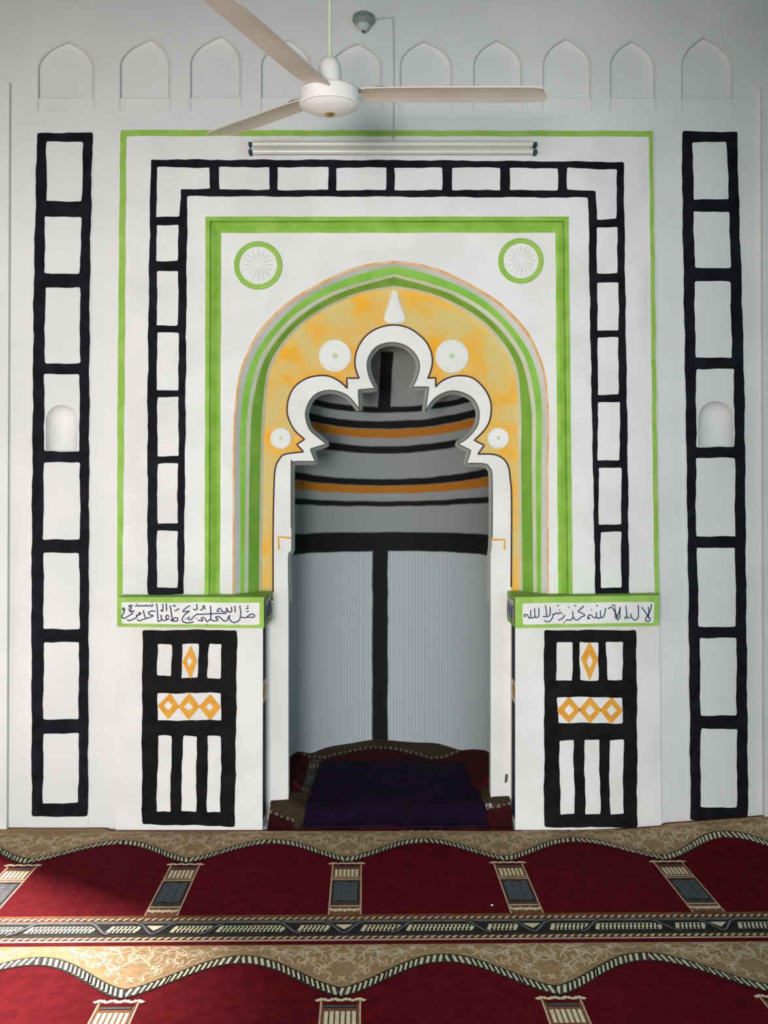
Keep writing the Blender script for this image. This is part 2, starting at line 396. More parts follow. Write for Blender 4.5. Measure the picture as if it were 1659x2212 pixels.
# arch curves (left halves, bottom to apex)
def axis_x(y): return 852-8*min(max((y-565)/435, 0), 1)
CUR = dict(
 A=[(502,1300),(503,1100),(504,940),(509,860),(520,796),(545,738),(569,703),(611,661),(656,630),(731,591),(792,571),(852,563)],
 A2=[(506,1300),(507,1100),(508,940),(513,862),(524,799),(549,742),(573,708),(614,666),(659,635),(733,596),(793,576),(852,568)],
 B=[(519,1300),(519,1100),(519,940),(523,870),(532,817),(551,766),(581,720),(626,672),(671,639),(731,609),(792,588),(852,576)],
 C=[(528,1300),(530,1100),(532,940),(537,870),(550,808),(569,760),(605,711),(647,672),(701,639),(762,615),(852,592)],
 D=[(536,1300),(538,1100),(541,940),(546,872),(559,812),(577,766),(612,718),(654,679),(706,646),(765,622),(852,598)],
 E=[(559,1300),(561,1100),(564,940),(568,870),(577,802),(596,760),(629,717),(671,681),(731,648),(792,627),(852,617)],
 F=[(566,1300),(568,1100),(571,940),(575,872),(584,806),(603,765),(635,722),(676,686),(734,654),(793,633),(852,624)])
def full(k, n=70):
    l = resample(catmull(CUR[k], 10), n); return [(p.x, p.y) for p in l]+[(2*axis_x(p.y)-p.x, p.y) for p in l[-2::-1]]
CV = {k: full(k) for k in CUR}
dsn = 4.706
mb = MB(); mb.plate([W2([(465, 1304), (468, 490), (1212, 490), (1214, 1304)]+CV['A'][::-1], dsn)], dsn, .03, M['white'])
mb.build('spandrel', MI)['label'] = 'plain white spandrel panel'
# low raised arch band outside the orange line, with a keystone tip
ob = [(482, 1296), (483, 1000), (484, 748), (486, 747), (511, 747), (520, 729), (548, 690), (581, 651), (615, 616), (650, 588), (690, 567), (731, 552), (790, 540), (842, 535), (849, 528), (848, 505), (856, 505), (857, 528), (866, 536),
      (920, 545), (999, 573), (1071, 615), (1116, 657), (1155, 699), (1176, 728), (1186, 740), (1199, 741), (1201, 1000), (1203, 1296)]
mb = MB(); mb.plate([W2(ob+CV['A'][::-1], dsn-.006)], dsn-.006, .006, M['white']); mb.build('arch_band', MI)
deps = dict(A=dsn-.006, A2=dsn-.004, B=4.742, C=4.752, D=4.775, E=4.845, F=DP+.001)
mb = MB(); ks = list(CUR)
mb.loft([[P(x, y, deps[k]) for x, y in CV[k]] for k in ks], [M['peach'], M['white'], M['green2'], M['cream'], M['green2'], M['cream']])
mb.build('arch_moulding', MI, smooth=True)['label'] = 'green, cream and orange stepped pointed arch moulding'

# trefoil border
OL = [(590, 1300), (590, 1152), (592, 1051), (595, 1011), (604, 991), (617, 981), (656, 976), (641, 960), (658, 949), (637, 930), (624, 906), (620, 886), (624, 859), (637, 835), (661, 818), (688, 811.5), (712, 813), (735, 825), (750, 839),
      (749, 817), (776, 817), (770, 803), (766.5, 781), (772, 754), (789, 727), (816, 709), (850, 702)]
OR = [(884, 709), (914, 731), (929, 754), (934, 778), (931, 799), (924, 817), (941, 816), (941, 836), (952, 825), (972, 815), (995, 811.5), (1022, 817), (1046, 839), (1059, 865), (1061, 889), (1056, 913), (1043, 933), (1024, 951), (1046, 962), (1032, 981),
      (1066, 981.5), (1087, 991), (1098, 1008), (1102, 1034), (1105, 1085), (1104, 1300)]
IL = [(623, 1300), (622, 1203), (628, 1190), (629, 1166), (629, 1008), (632, 1000), (640, 997), (681, 997), (670, 970), (705, 959), (685, 943), (668, 926), (660, 899), (664, 876), (678, 855), (698, 845), (722, 844), (746, 852), (762, 866), (776, 884), (774, 842), (810, 839),
      (799, 818), (793, 791), (798, 768), (816, 747.5), (847, 740)]
IR = [(877, 747.5), (899, 768), (906, 791), (901, 815), (891, 836), (926, 836), (919, 888), (931, 869), (948, 854), (972, 845), (995, 847), (1019, 859), (1032, 879), (1035, 899), (1029, 923), (1009, 947), (989, 959), (1017, 973), (1008, 1001), (1046, 1002), (1058, 1011), (1063, 1034),
      (1063, 1163), (1061, 1190), (1060, 1203), (1060, 1300)]
SHARP = {(656,976),(641,960),(658,949),(750,839),(749,817),(776,817),(924,817),(941,816),(941,836),(1024,951),(1046,962),(1032,981),(681,997),(670,970),(705,959),(776,884),(774,842),(810,839),(891,836),(926,836),(919,888),(989,959),(1017,973),(1008,1001)}
def smooth_line(pts):
    out = []; seg = [pts[0]]
    for p in pts[1:]:
        seg.append(p)
        if p in SHARP: out += catmull(seg, 5)[:-1]; seg = [p]
    out += catmull(seg, 5); return [(v[0], v[1]) for v in out]
O = smooth_line(OL+OR); I = smooth_line(IL+IR)
dbo = DP-.012
mb = MB()
border = O+[(1104, 1302), (1117, 1304), (1117, 1768), (1060, 1768)]+I[::-1]+[(623, 1768), (574, 1768), (574, 1304), (590, 1302)]
mb.plate([W2(border, dbo)], dbo, .07, M['white']); mb.build('trefoil_border', MI)['label'] = 'white trefoil arch border'
mb = MB()
FO = [(x-(3 if x < 850 else -3)*min(1, abs(x-850)/60), y-2) for x, y in CV['F']]
mb.plate([W2(FO, DP)[:]+W2(O[::-1], dbo)], DP, .05, M['yellow']); mb.build('ochre_panel', MI)['label'] = 'mottled ochre arch panel'
mb = MB()
stroke(mb, [(x, y) for x, y in O if y < 1292], 3.2, dbo, M['brown'], .001, False)
mb.build('trefoil_outline', MI)['label'] = 'thin dark brown outline'
mb = MB(); stroke(mb, [(x, y) for x, y in I if y < 1166], 2.4, dbo, M['grey'], .001, False); mb.build('trefoil_inner_outline', MI)
# splayed reveal behind the trefoil
Iv = [Vector(p) for p in I]; In = []
for i, p in enumerate(Iv):
    t = Iv[min(i+2, len(Iv)-1)]-Iv[max(i-2, 0)]; t.normalize(); In.append((p.x-t.y*8, p.y+t.x*8))
mb = MB(); mb.loft([[P(x, y, dbo+.004) for x, y in I], [P(x, y, 4.97) for x, y in In]], M['wall'], flip=True); mb.build('reveal', MI)
# orange capitals
mb = MB()
stroke(mb, [(629, 1162), (601, 1160), (603, 1187)], 4.5, dbo, M['orange'], .002, False)
mb.build('capital_mark', MI)['label'] = 'small orange bracket painted at the left capital'
mb = MB(); stroke(mb, [(1061, 1166), (1090, 1166), (1090, 1188)], 4.5, dbo, M['orange'], .002, False)
mb.build('capital_mark', MI)['label'] = 'small orange bracket painted at the right capital'

# roundels and drop finial on the ochre panel
for cx, cy, r in ((724, 769, 35), (976, 770, 36), (607, 947, 23), (1076, 947, 23)):
    c = P(cx, cy, DP); R = r/F*DP
    mb = MB(); mb.lathe([(R, 0), (R, .008), (R*.93, .011), (R*.84, .011), (R*.8, .009), (0.0001, .0095)], c, M['white'], 40, 'y')
    o = mb.build('roundel', MI, smooth=True); o['label'] = 'small white plaster disc'
    mb = MB()
    for k in range(6):
        a = PI*k/3+.3; e = .17*R
        q = [c+Vector((math.cos(a+s)*rr*e, -.0112, math.sin(a+s)*rr*e)) for s, rr in ((0, .15), (-.35, .7), (0, 1.2), (.35, .7))]
        mb.face(q, M['green'])
    mb.build('flower_mark', o)['label'] = 'tiny green flower'
mb = MB()
dp = [(846, 630), (852, 628), (858, 630), (864, 650), (872, 672), (876.5, 686), (873, 695), (863, 699), (853, 700), (842, 699), (833, 695), (829, 686), (834, 670), (841, 648)]
dpv = [(v[0], v[1]) for v in catmull(dp+[dp[0]], 4)[:-1]]
rows = []
for s, y in ((1, DP), (1, DP-.008), (.86, DP-.014), (.5, DP-.017), (.02, DP-.018)):
    rows.append([P(853+(x-853)*s, 670+(yy-670)*s, y) for x, yy in dpv])
mb.loft(rows, M['white'], closed=True); mb.build('drop_finial', MI, smooth=True)['label'] = 'white teardrop ornament'

# green ringed rosettes in the spandrel
for cx, cy, r0, r1 in ((558, 574, 52, 41), (1125, 564, 49, 38)):
    d = dsn; c = P(cx, cy, d); k_ = d/F
    mb = MB(); mb.lathe([(r1*k_, 0), (r1*k_, .009), (r0*k_*.97, .009), (r0*k_, .006), (r0*k_, 0)], c, M['green'], 56, 'y')
    o = mb.build('rosette', MI, smooth=True); o['label'] = 'lime green ring round a carved white rosette'
    mb = MB(); mb.lathe([(r1*k_, .003), (.0001, .003)], c, M['white'], 48, 'y')
    R = r1*k_*.9
    for q in range(16):
        a = 2*PI*q/16
        def at(rr, da, h): return c+Vector((rr*math.cos(a+da), -h, rr*math.sin(a+da)))
        lf, rt, tip, b, rg = at(R*.62, .17, .003), at(R*.62, -.17, .003), at(R, 0, .003), at(R*.1, 0, .003), at(R*.62, 0, .0085)
        for f in ((b, rt, rg), (rt, tip, rg), (tip, lf, rg), (lf, b, rg)): mb.face(f, M['white'])
    mb.build('carved_petals', o)

# ---------------- alcove (apse) with painted hoops
AXC, AYC, AR, AZS = .028, 5.175, .5, 1.78
def apse_hit(px, py):
    """where a line of sight meets the apse (for reading off the hoop heights)"""
    dx, dz = (px-CX)/F, (HY-py)/F; t = AYC
    while t < 6:
        x, y, z = dx*t, t, EYE+dz*t
        if z < AZS: rr = math.hypot(x-AXC, y-AYC)
        else: rr = math.sqrt((x-AXC)**2+(y-AYC)**2+(z-AZS)**2)
        if rr >= AR: return x, y, z
        t += .001
    return x, y, z
def zc(py, px=826): return apse_hit(px, py)[2]
am = bpy.data.materials.new('alcove_paint'); am.use_nodes = True; nt = am.node_tree; bs = nt.nodes['Principled BSDF']
bs.inputs['Roughness'].default_value = .8; bs.inputs['Specular IOR Level'].default_value = .2
N = nt.nodes.new; LK = nt.links.new
tc = N('ShaderNodeTexCoord'); sx = N('ShaderNodeSeparateXYZ'); LK(tc.outputs['Object'], sx.inputs[0])
def math_(op, a, b=None, c=None):
    n = N('ShaderNodeMath'); n.operation = op
    for i, v in enumerate((a, b, c)):
        if v is None: continue
        if isinstance(v, (int, float)): n.inputs[i].default_value = v
        else: LK(v, n.inputs[i])
    return n.outputs[0]
ns = N('ShaderNodeTexNoise'); ns.inputs['Scale'].default_value = 9; LK(tc.outputs['Object'], ns.inputs['Vector'])
wob = math_('MULTIPLY', math_('SUBTRACT', ns.outputs['Fac'], .5), .012)
kz = N('ShaderNodeMapRange'); kz.inputs[1].default_value = 1.28; kz.inputs[2].default_value = 1.62; kz.inputs[4].default_value = .20; LK(sx.outputs['Z'], kz.inputs[0])
sag = math_('MULTIPLY', math_('POWER', math_('ABSOLUTE', math_('ADD', sx.outputs['X'], .01)), 2.0), kz.outputs[0])
zz = math_('SUBTRACT', math_('ADD', sx.outputs['Z'], wob), sag); xx = math_('ADD', sx.outputs['X'], wob)
def band(v, a, b, soft=.004):
    m1 = N('ShaderNodeMapRange'); m1.inputs[1].default_value = a-soft; m1.inputs[2].default_value = a+soft; LK(v, m1.inputs[0])
    m2 = N('ShaderNodeMapRange'); m2.inputs[1].default_value = b-soft; m2.inputs[2].default_value = b+soft; LK(v, m2.inputs[0])
    return math_('SUBTRACT', m1.outputs[0], m2.outputs[0])
HOOPS = {'k': [(879, 892), (910, 927), (964, 980), (1035, 1049), (1083, 1094), (1149, 1191)], 'o': [(928, 946), (1049, 1066)]}
kb = None
for a, b in HOOPS['k']:
    q = band(zz, zc(b), zc(a)); kb = q if kb is None else math_('MAXIMUM', kb, q)
obm = None
for a, b in HOOPS['o']:
    q = band(zz, zc(b), zc(a)); obm = q if obm is None else math_('MAXIMUM', obm, q)
hit1, hit0 = apse_hit(830, 885), apse_hit(833, 765)
# upper post leans a little, lower post is plumb
slope = (apse_hit(833, 765)[0]-apse_hit(829, 885)[0])/(hit0[2]-hit1[2])
xl = math_('SUBTRACT', xx, math_('MULTIPLY', math_('SUBTRACT', zz, hit1[2]), slope+.02))
up = math_('MULTIPLY', band(xl, apse_hit(816, 885)[0], apse_hit(843, 885)[0]), band(zz, zc(885), zc(760, 833)))
lo = math_('MULTIPLY', band(xx, apse_hit(804, 1350)[0], apse_hit(838, 1350)[0]), band(zz, -1, zc(1188)))
kb = math_('MAXIMUM', kb, math_('MAXIMUM', up, lo))
def mix(fac, a, b):
    n = N('ShaderNodeMix'); n.data_type = 'RGBA'; LK(fac, n.inputs[0])
    for v, i in ((a, 6), (b, 7)):
        if isinstance(v, tuple): n.inputs[i].default_value = v
        else: LK(v, n.inputs[i])
    return n.outputs[2]
# below the big hoop: pale ribbed covering with fine upright lines, above: plain darker grey
low = band(zz, -1, zc(1170))
rib = math_('MULTIPLY', math_('SINE', math_('MULTIPLY', math_('ARCTAN2', math_('SUBTRACT', sx.outputs['X'], AXC), math_('SUBTRACT', sx.outputs['Y'], AYC)), 190)), .5)
ribf = math_('MAXIMUM', math_('MULTIPLY', rib, 2), 0)
lowc = mix(ribf, lin('#afb7b9'), lin('#99a2a5'))
base = mix(low, lin('#8a8e8d'), lowc)
c1 = mix(obm, base, lin('#a8691a')); c2 = mix(kb, c1, lin('#121314')); LK(c2, bs.inputs['Base Color'])
mb = MB(); rows = []
def plan(rr):
    pts = [(AXC-rr, 4.925)]+[(AXC-rr*math.cos(PI*k/48), AYC+rr*math.sin(PI*k/48)) for k in range(49)]+[(AXC+rr, 4.925)]
    return pts
for z in [k*AZS/16 for k in range(17)]: rows.append([(x, y, z) for x, y in plan(AR)])
for k in range(1, 17):
    a = PI/2*k/16; rows.append([(x, y, AZS+AR*math.sin(a)) for x, y in plan(max(AR*math.cos(a), .0005))])
mb.loft(rows, am, flip=True); ap = mb.build('alcove', MI, smooth=True); ap['label'] = 'curved grey alcove painted with black and ochre hoops'

# ---------------- inscribed ledges
DL = 4.56
def ledge(poly, inset, xin, left):
    mb = MB(); (tl, tr, br, bl) = W2(poly, DL)
    f = [tl, tr, br, bl]
    yb = DP-.014
    mb.plate([[tl, tr, br, bl]], DL, yb-DL, M['green'])
    o = mb.build('ledge', MI); o['label'] = 'green edged ledge with handwriting, '+('left' if left else 'right')+' of the alcove'
    mb = MB(); mb.plate([W2(rough(inset, .6, 16, 3, 9+left), DL)], DL-.0015, .0015, M['white'])
    # white field on the end of the ledge facing the alcove
    e = xin; s = .002 if left else -.002
    z1, z0 = (tr[1]+0, br[1]) if left else (tl[1], bl[1])
    q = [(e+s, DL+.035, z0+.022), (e+s, yb-.03, z0+.03), (e+s, yb-.03, z1-.02), (e+s, DL+.035, z1-.02)]
    mb.face(q if left else q[::-1], M['white']); mb.face([(x-s, y, z) for x, y, z in (q[::-1] if left else q)], M['white'])
    mb.build('text_field', o)
    return o, z0, z1
ll, lz0, lz1 = ledge([(253, 1290), (570, 1290), (570, 1357), (253, 1354)], [(263, 1301), (561, 1302), (560, 1350), (263, 1347)], X_(570, DL), 1)
rl, rz0, rz1 = ledge([(1113, 1290), (1424, 1286), (1424, 1352), (1113, 1357)], [(1129, 1303), (1414, 1300), (1412, 1345), (1129, 1349)], X_(1113, DL), 0)
def z1_(pts): return [(240+x/4.366, 1260+y/4.366) for x, y in pts]
def z2_(pts): return [(1080+x/4.366, 1260+y/4.366) for x, y in pts]
LT = [[(1345,322),(1354,305),(1335,290),(1305,298),(1286,318),(1345,322)], [(1286,318),(1262,325),(1225,318)], [(1213,210),(1222,270),(1216,330),(1203,352),(1165,370),(1130,355),(1112,325),(1122,300)],
 [(1168,212),(1172,272)], [(1133,222),(1136,264),(1110,270),(1088,232)], [(1088,232),(1090,266),(1055,268),(1035,245),(1018,236),(1000,262),(1022,262)], [(1092,284),(1010,284),(930,288),(850,292),(808,292)],
 [(937,212),(941,280),(940,345)], [(1112,308),(1100,340),(1080,356),(1055,348),(1030,322),(1002,314),(985,322),(1008,344),(985,354),(955,350),(930,340)], [(930,340),(905,362),(888,336),(868,322),(850,332),(866,350),(840,352),(820,345)],
 [(888,248),(876,205)], [(868,212),(862,245),(838,250)], [(806,196),(812,238),(795,252),(775,240)], [(745,212),(712,228),(678,262),(700,268),(738,262),(700,292),(672,330),(680,362),(725,374),(778,364)],
 [(815,290),(785,310),(760,338),(738,346)], [(738,346),(722,330),(745,318)], [(642,236),(620,252),(600,262)], [(582,215),(598,208),(604,222)], [(556,208),(566,262),(574,318),(578,350)], [(578,352),(600,326),(626,330),(622,356),(580,354),(560,346)],
 [(548,318),(528,300),(516,318),(532,340),(550,330)], [(532,340),(505,350),(478,340),(470,296)], [(476,344),(452,358),(434,350)], [(520,190),(524,262)], [(486,194),(490,240),(470,258),(496,262)], [(430,190),(437,270),(442,344)],
 [(418,264),(380,262),(352,278),(366,296),(398,306),(362,322),(330,330)], [(303,252),(314,300),(326,332),(300,340),(268,354),(246,338)], [(282,284),(262,300),(238,302),(244,318),(206,340),(172,352),(150,342)], [(284,286),(268,276),(256,292)],
 [(222,268),(196,258),(172,262),(204,282),(170,304),(134,326),(110,328),(104,306),(120,276),(128,246),(114,232),(108,246),(122,256)], [(208,212),(180,208),(168,220),(192,228),(176,244),(160,246)],
 [(398,200),(384,216),(366,208),(348,216),(330,206),(312,216),(292,210),(270,216),(250,208),(228,218)], [(236,196),(242,190)], [(382,190),(388,184)], [(1270,240),(1298,232)], [(1276,268),(1300,262)], [(1282,218),(1296,212)], [(700,330),(708,336)], [(800,330),(806,336)], [(900,384),(908,390)]]
RT = [[(1332,222),(1362,258),(1396,310),(1416,342),(1398,360),(1374,350),(1378,322),(1404,286),(1422,240),(1428,192)], [(1398,222),(1404,268),(1398,330)], [(1304,204),(1306,260),(1302,322),(1272,346),(1244,326),(1232,286)], [(1232,320),(1210,326),(1192,312),(1178,328),(1196,336)], [(1186,212),(1192,262),(1196,312)],
 [(1020,244),(1040,226),(1062,236),(1090,282),(1118,338),(1102,340),(1098,318),(1120,280),(1136,222)], [(1050,206),(1090,210)], [(1080,220),(1088,270),(1086,322)], [(1134,226),(1130,280),(1132,330)],
 [(994,232),(988,286),(968,322),(950,318),(948,256)], [(950,318),(932,330),(912,322),(908,270)], [(910,318),(888,326),(866,306),(846,296),(828,318),(848,330),(820,334)], [(792,212),(766,238),(736,266),(768,278),(800,302),(768,318),(738,342),(712,344),(690,322)],
 [(690,322),(684,264)], [(690,322),(668,346),(640,344),(616,352)], [(610,296),(598,322),(572,340),(546,348)], [(588,288),(566,274),(550,290),(532,276),(516,294),(500,286)], [(500,286),(496,322),(470,356),(438,364),(420,346)],
 [(472,222),(474,268),(466,304),(434,314),(402,312)], [(428,206),(436,256),(440,306)], [(364,228),(368,280),(362,314),(342,322),(330,312),(326,234)], [(328,312),(310,328),(292,316),(290,250)], [(292,318),(276,330),(262,304),(240,292),(226,306),(244,316)],
 [(858,246),(866,252)], [(908,214),(922,206)], [(700,206),(716,214)], [(640,222),(652,228)], [(540,214),(556,208)], [(556,250),(566,256)], [(600,372),(612,366)], [(760,238),(772,232)]]
mb = MB()
for s in LT: stroke(mb, z1_(s), 2.6, DL-.0015, M['ink'], .0012)
mb.build('inscription', ll)['label'] = 'blue-black Arabic handwriting'
mb = MB()
for s in RT: stroke(mb, z2_(s), 2.4, DL-.0015, M['ink'], .0012)
mb.build('inscription', rl)['label'] = 'blue-black Arabic handwriting'
def side_script(x, z0, z1, left, par, seed):
    rnd = random.Random(seed); mb = MB(); s = .003 if left else -.003
    for k in range(7):
        y = DL+.06+k*.033; zz_ = rnd.uniform(z0+.05, z1-.06)
        pts = [Vector((x+s, y+rnd.uniform(-.012, .012), zz_+q*.016)) for q in range(-2, 3)]
        mb.tube(pts, .0016, M['ink'], 5)
    mb.build('inscription', par)
side_script(X_(570, DL), lz0, lz1, True, ll, 4); side_script(X_(1113, DL), rz0, rz1, False, rl, 5)

# ---------------- black pier panels with orange diamonds
def zl(pts): return [(230+x/3.688, 1220+y/3.688) for x, y in pts]
def zr(pts): return [(1060+x/3.688, 1220+y/3.688) for x, y in pts]
PL = dict(outer=[(308, 1361), (512, 1361), (510, 1560), (507, 1785), (307, 1780), (307, 1560)],
     cells=[rect(340, 1391, 371, 1459, 339, 370), rect(393, 1391, 429, 1465, 392, 427), rect(451, 1391, 478, 1466, 448, 478), rect(341, 1497, 478, 1556, 341, 478),
            rect(342, 1589, 371, 1754, 338, 368), rect(395, 1590, 425, 1753, 391, 424), rect(449, 1590, 478, 1755, 447, 476)],
     dia=[zl(q) for q in ([(672,645),(722,765),(672,912),(605,770)], [(505,1022),(580,1130),(490,1230),(408,1120)], [(660,1022),(742,1132),(655,1236),(570,1126)], [(825,1030),(910,1135),(825,1240),(735,1130)])],
     hol=[zl(q) for q in ([(660,728),(686,770),(660,812),(636,770)], [(490,1085),(528,1122),(492,1160),(452,1124)], [(655,1092),(690,1132),(657,1166),(614,1132)], [(822,1096),(852,1132),(820,1166),(788,1132)])])
PR = dict(outer=[(1175, 1361), (1374, 1361), (1376, 1560), (1376, 1787), (1175, 1787), (1176, 1560)],
     cells=[rect(1201, 1387, 1236, 1470, 1202, 1237), rect(1252, 1387, 1293, 1470, 1253, 1293), rect(1307, 1387, 1345, 1470, 1313, 1345), rect(1204, 1506, 1345, 1562, 1206, 1345),
            rect(1208, 1599, 1239, 1759, 1210, 1241), rect(1262, 1598, 1294, 1759, 1264, 1297), rect(1316, 1598, 1347, 1759, 1317, 1346)],
     dia=[zr(q) for q in ([(787,612),(857,755),(790,922),(718,745)], [(622,1050),(715,1155),(622,1262),(525,1160)], [(790,1052),(882,1158),(790,1266),(698,1158)], [(962,1052),(1055,1160),(955,1268),(868,1158)])],
     hol=[zr(q) for q in ([(788,712),(814,770),(788,832),(762,770)], [(622,1112),(664,1160),(622,1205),(584,1160)], [(790,1114),(832,1162),(788,1206),(750,1160)], [(962,1114),(1006,1162),(958,1208),(920,1160)])])
for k, p in enumerate((PL, PR)):
    mb = MB(); mb.plate([W2(rough(p['outer'], 1.3, 13, 5, 80+k), DS)]+[W2(rough(c, 1.3, 10, 3, 90+10*k+j), DS) for j, c in enumerate(p['cells'])], DS-.002, .002, M['dblack'])
    o = mb.build('pier_panel', MI); o['label'] = 'black barred painted panel on the '+('left' if k == 0 else 'right')+' pier'
    for d_, h_ in zip(p['dia'], p['hol']):
        mb = MB(); mb.plate([W2(rough(d_, .5, 8, 2, 7), DS-.002), W2(rough(h_, .4, 8, 1, 8), DS-.002)], DS-.0045, .0035, M['orange'])
        mb.build('diamond', o)['label'] = 'orange diamond outline'
# dark stripe and orange lozenge painted on the inner side of each pier
for left in (1, 0):
    xs = X_(567.5, DS) if left else X_(1113, DS)
    s = .0015 if left else -.0015
    mb = MB()
    y0, y1 = DS+.012, DS+.115
    for z0, z1 in ((.05, .55), (.645, .885)):
        mb.box((min(xs, xs+s), y0, z0), (max(xs, xs+s), y1, z1), M['navy'])
    o = mb.build('side_stripe', MI); o['label'] = 'navy stripe on the inner side of the pier'
    mb = MB(); ym = (y0+y1)/2
    q = [(xs+s*1.2, ym, .555), (xs+s*1.2, y1+.01, .6), (xs+s*1.2, ym, .64), (xs+s*1.2, y0-.008, .6)]
    mb.face(q, M['orange']); mb.face([(xs, y, z) for x, y, z in q[::-1]], M['orange']); mb.build('diamond', o)
# knocked plaster at the foot of the right jamb
mb = MB(); mb.plate([W2(rough([(1092, 1672), (1098, 1674), (1096, 1690), (1090, 1692)], .8, 4, 1, 2), dbo)], dbo-.001, .001, M['grey'])
mb.build('plaster_chip', MI)

# ------------------------------------------------------------------ prayer carpet
CA = math.radians(1.05); V0 = Vector((-.1455, 4.302)); CU = Vector((math.cos(CA), math.sin(CA))); CVv = Vector((math.sin(CA), -math.cos(CA)))
def ss(t): t = min(max(t, 0), 1); return t*t*(3-2*t)
def lift(x, y): return .055*min(max((x-.85)/.8, 0), 1.4)**1.2*ss((y-4.40)/.30)
def CP(u, v, h):
    p = V0+CU*u+CVv*v; return (p.x, p.y, h+lift(p.x, p.y))
CW, RP_ = .629, 1.15
def ropev(u):
    s = (u/CW) % 1.0; return -.225*(.5-.5*math.cos(2*PI*s))**.74
H0 = .010
cb = MB()
def back_v(u):
    p = V0+CU*u; Y = 4.679 if -1.175 < p.x < 1.215 else 4.713
    return -(Y-p.y)/math.cos(CA)
U0, U1 = -2.6*CW, 3.45*CW
# body of the carpet
pts = [CP(U0, back_v(U0)+.0, 0)]
us = [U0+(U1-U0)*k/124 for k in range(125)]
rows = [[CP(u, back_v(u), .001) for u in us], [CP(u, back_v(u), H0) for u in us]]
for q in range(1, 15): rows.append([CP(u, back_v(u)+(-.08-back_v(u))*q/14, H0) for u in us])
for v in (0, .5, 1.2, 3.0, 5.6, 7.4): rows.append([CP(u, v, H0) for u in us])
rows.append([CP(u, 7.4, .001) for u in us])
cb.loft(rows, M['red'], flip=True)
def dec(poly, h, m): cb.face([CP(u, v, H0+h) for u, v in poly], m)
def rib_(line, wd, h, m):
    for k in range(len(line)-1):
        L, R = offs([line[k], line[k+1]], wd)
        dec([L[0], L[1], R[1], R[0]][::-1], h+.000002*k, m)
rnd = random.Random(11)
def walk(u, v, ang, n, st):
    pts = [(u, v)]
    for _ in range(n):
        u += st*math.cos(ang); v += st*math.sin(ang)*1.5; pts.append((u, v)); ang += rnd.choice((-1.1, -.8, .8, 1.1, .3))
    return pts
def star(u, v, r):
    return [[(u-r, v-r*1.3), (u-r*.2, v), (u-r, v+r*1.3)], [(u+r, v-r*1.3), (u+r*.2, v), (u+r, v+r*1.3)], [(u-r*.9, v-r*1.4), (u, v-r*.6), (u+r*.9, v-r*1.4)], [(u-r*.9, v+r*1.4), (u, v+r*.6), (u+r*.9, v+r*1.4)]]
motifs = []
for k in range(64):
    u = rnd.uniform(.01, .31); vt = ropev(u)-.05
    if vt+.335 < .03: continue
    v = rnd.uniform(-.325, vt-.01); wl = walk(u, v, rnd.uniform(0, 6.28), rnd.randint(2, 4), .022)
    if all(-.33 < b < ropev(a)-.045 and 0 <= a < .325 for a, b in wl): motifs.append(wl)
for (u, v, r) in ((.0, -.09, .012), (.06, -.17, .012), (.0, -.25, .013), (.12, -.27, .014), (.22, -.30, .010)): motifs += star(u, v, r)
for a in ([(.02, -.30), (.06, -.28), (.10, -.30), (.14, -.325)], [(.0, -.2), (.035, -.225), (.02, -.25)], [(.08, -.22), (.12, -.24), (.16, -.30), (.20, -.28), (.25, -.32)], [(.03, -.12), (.06, -.13), (.09, -.19), (.13, -.20)], [(.15, -.24), (.19, -.27), (.17, -.31)],
          [(.26, -.30), (.29, -.29), (.31, -.315)], [(.03, -.06), (.045, -.085), (.02, -.1)]): motifs.append(a)
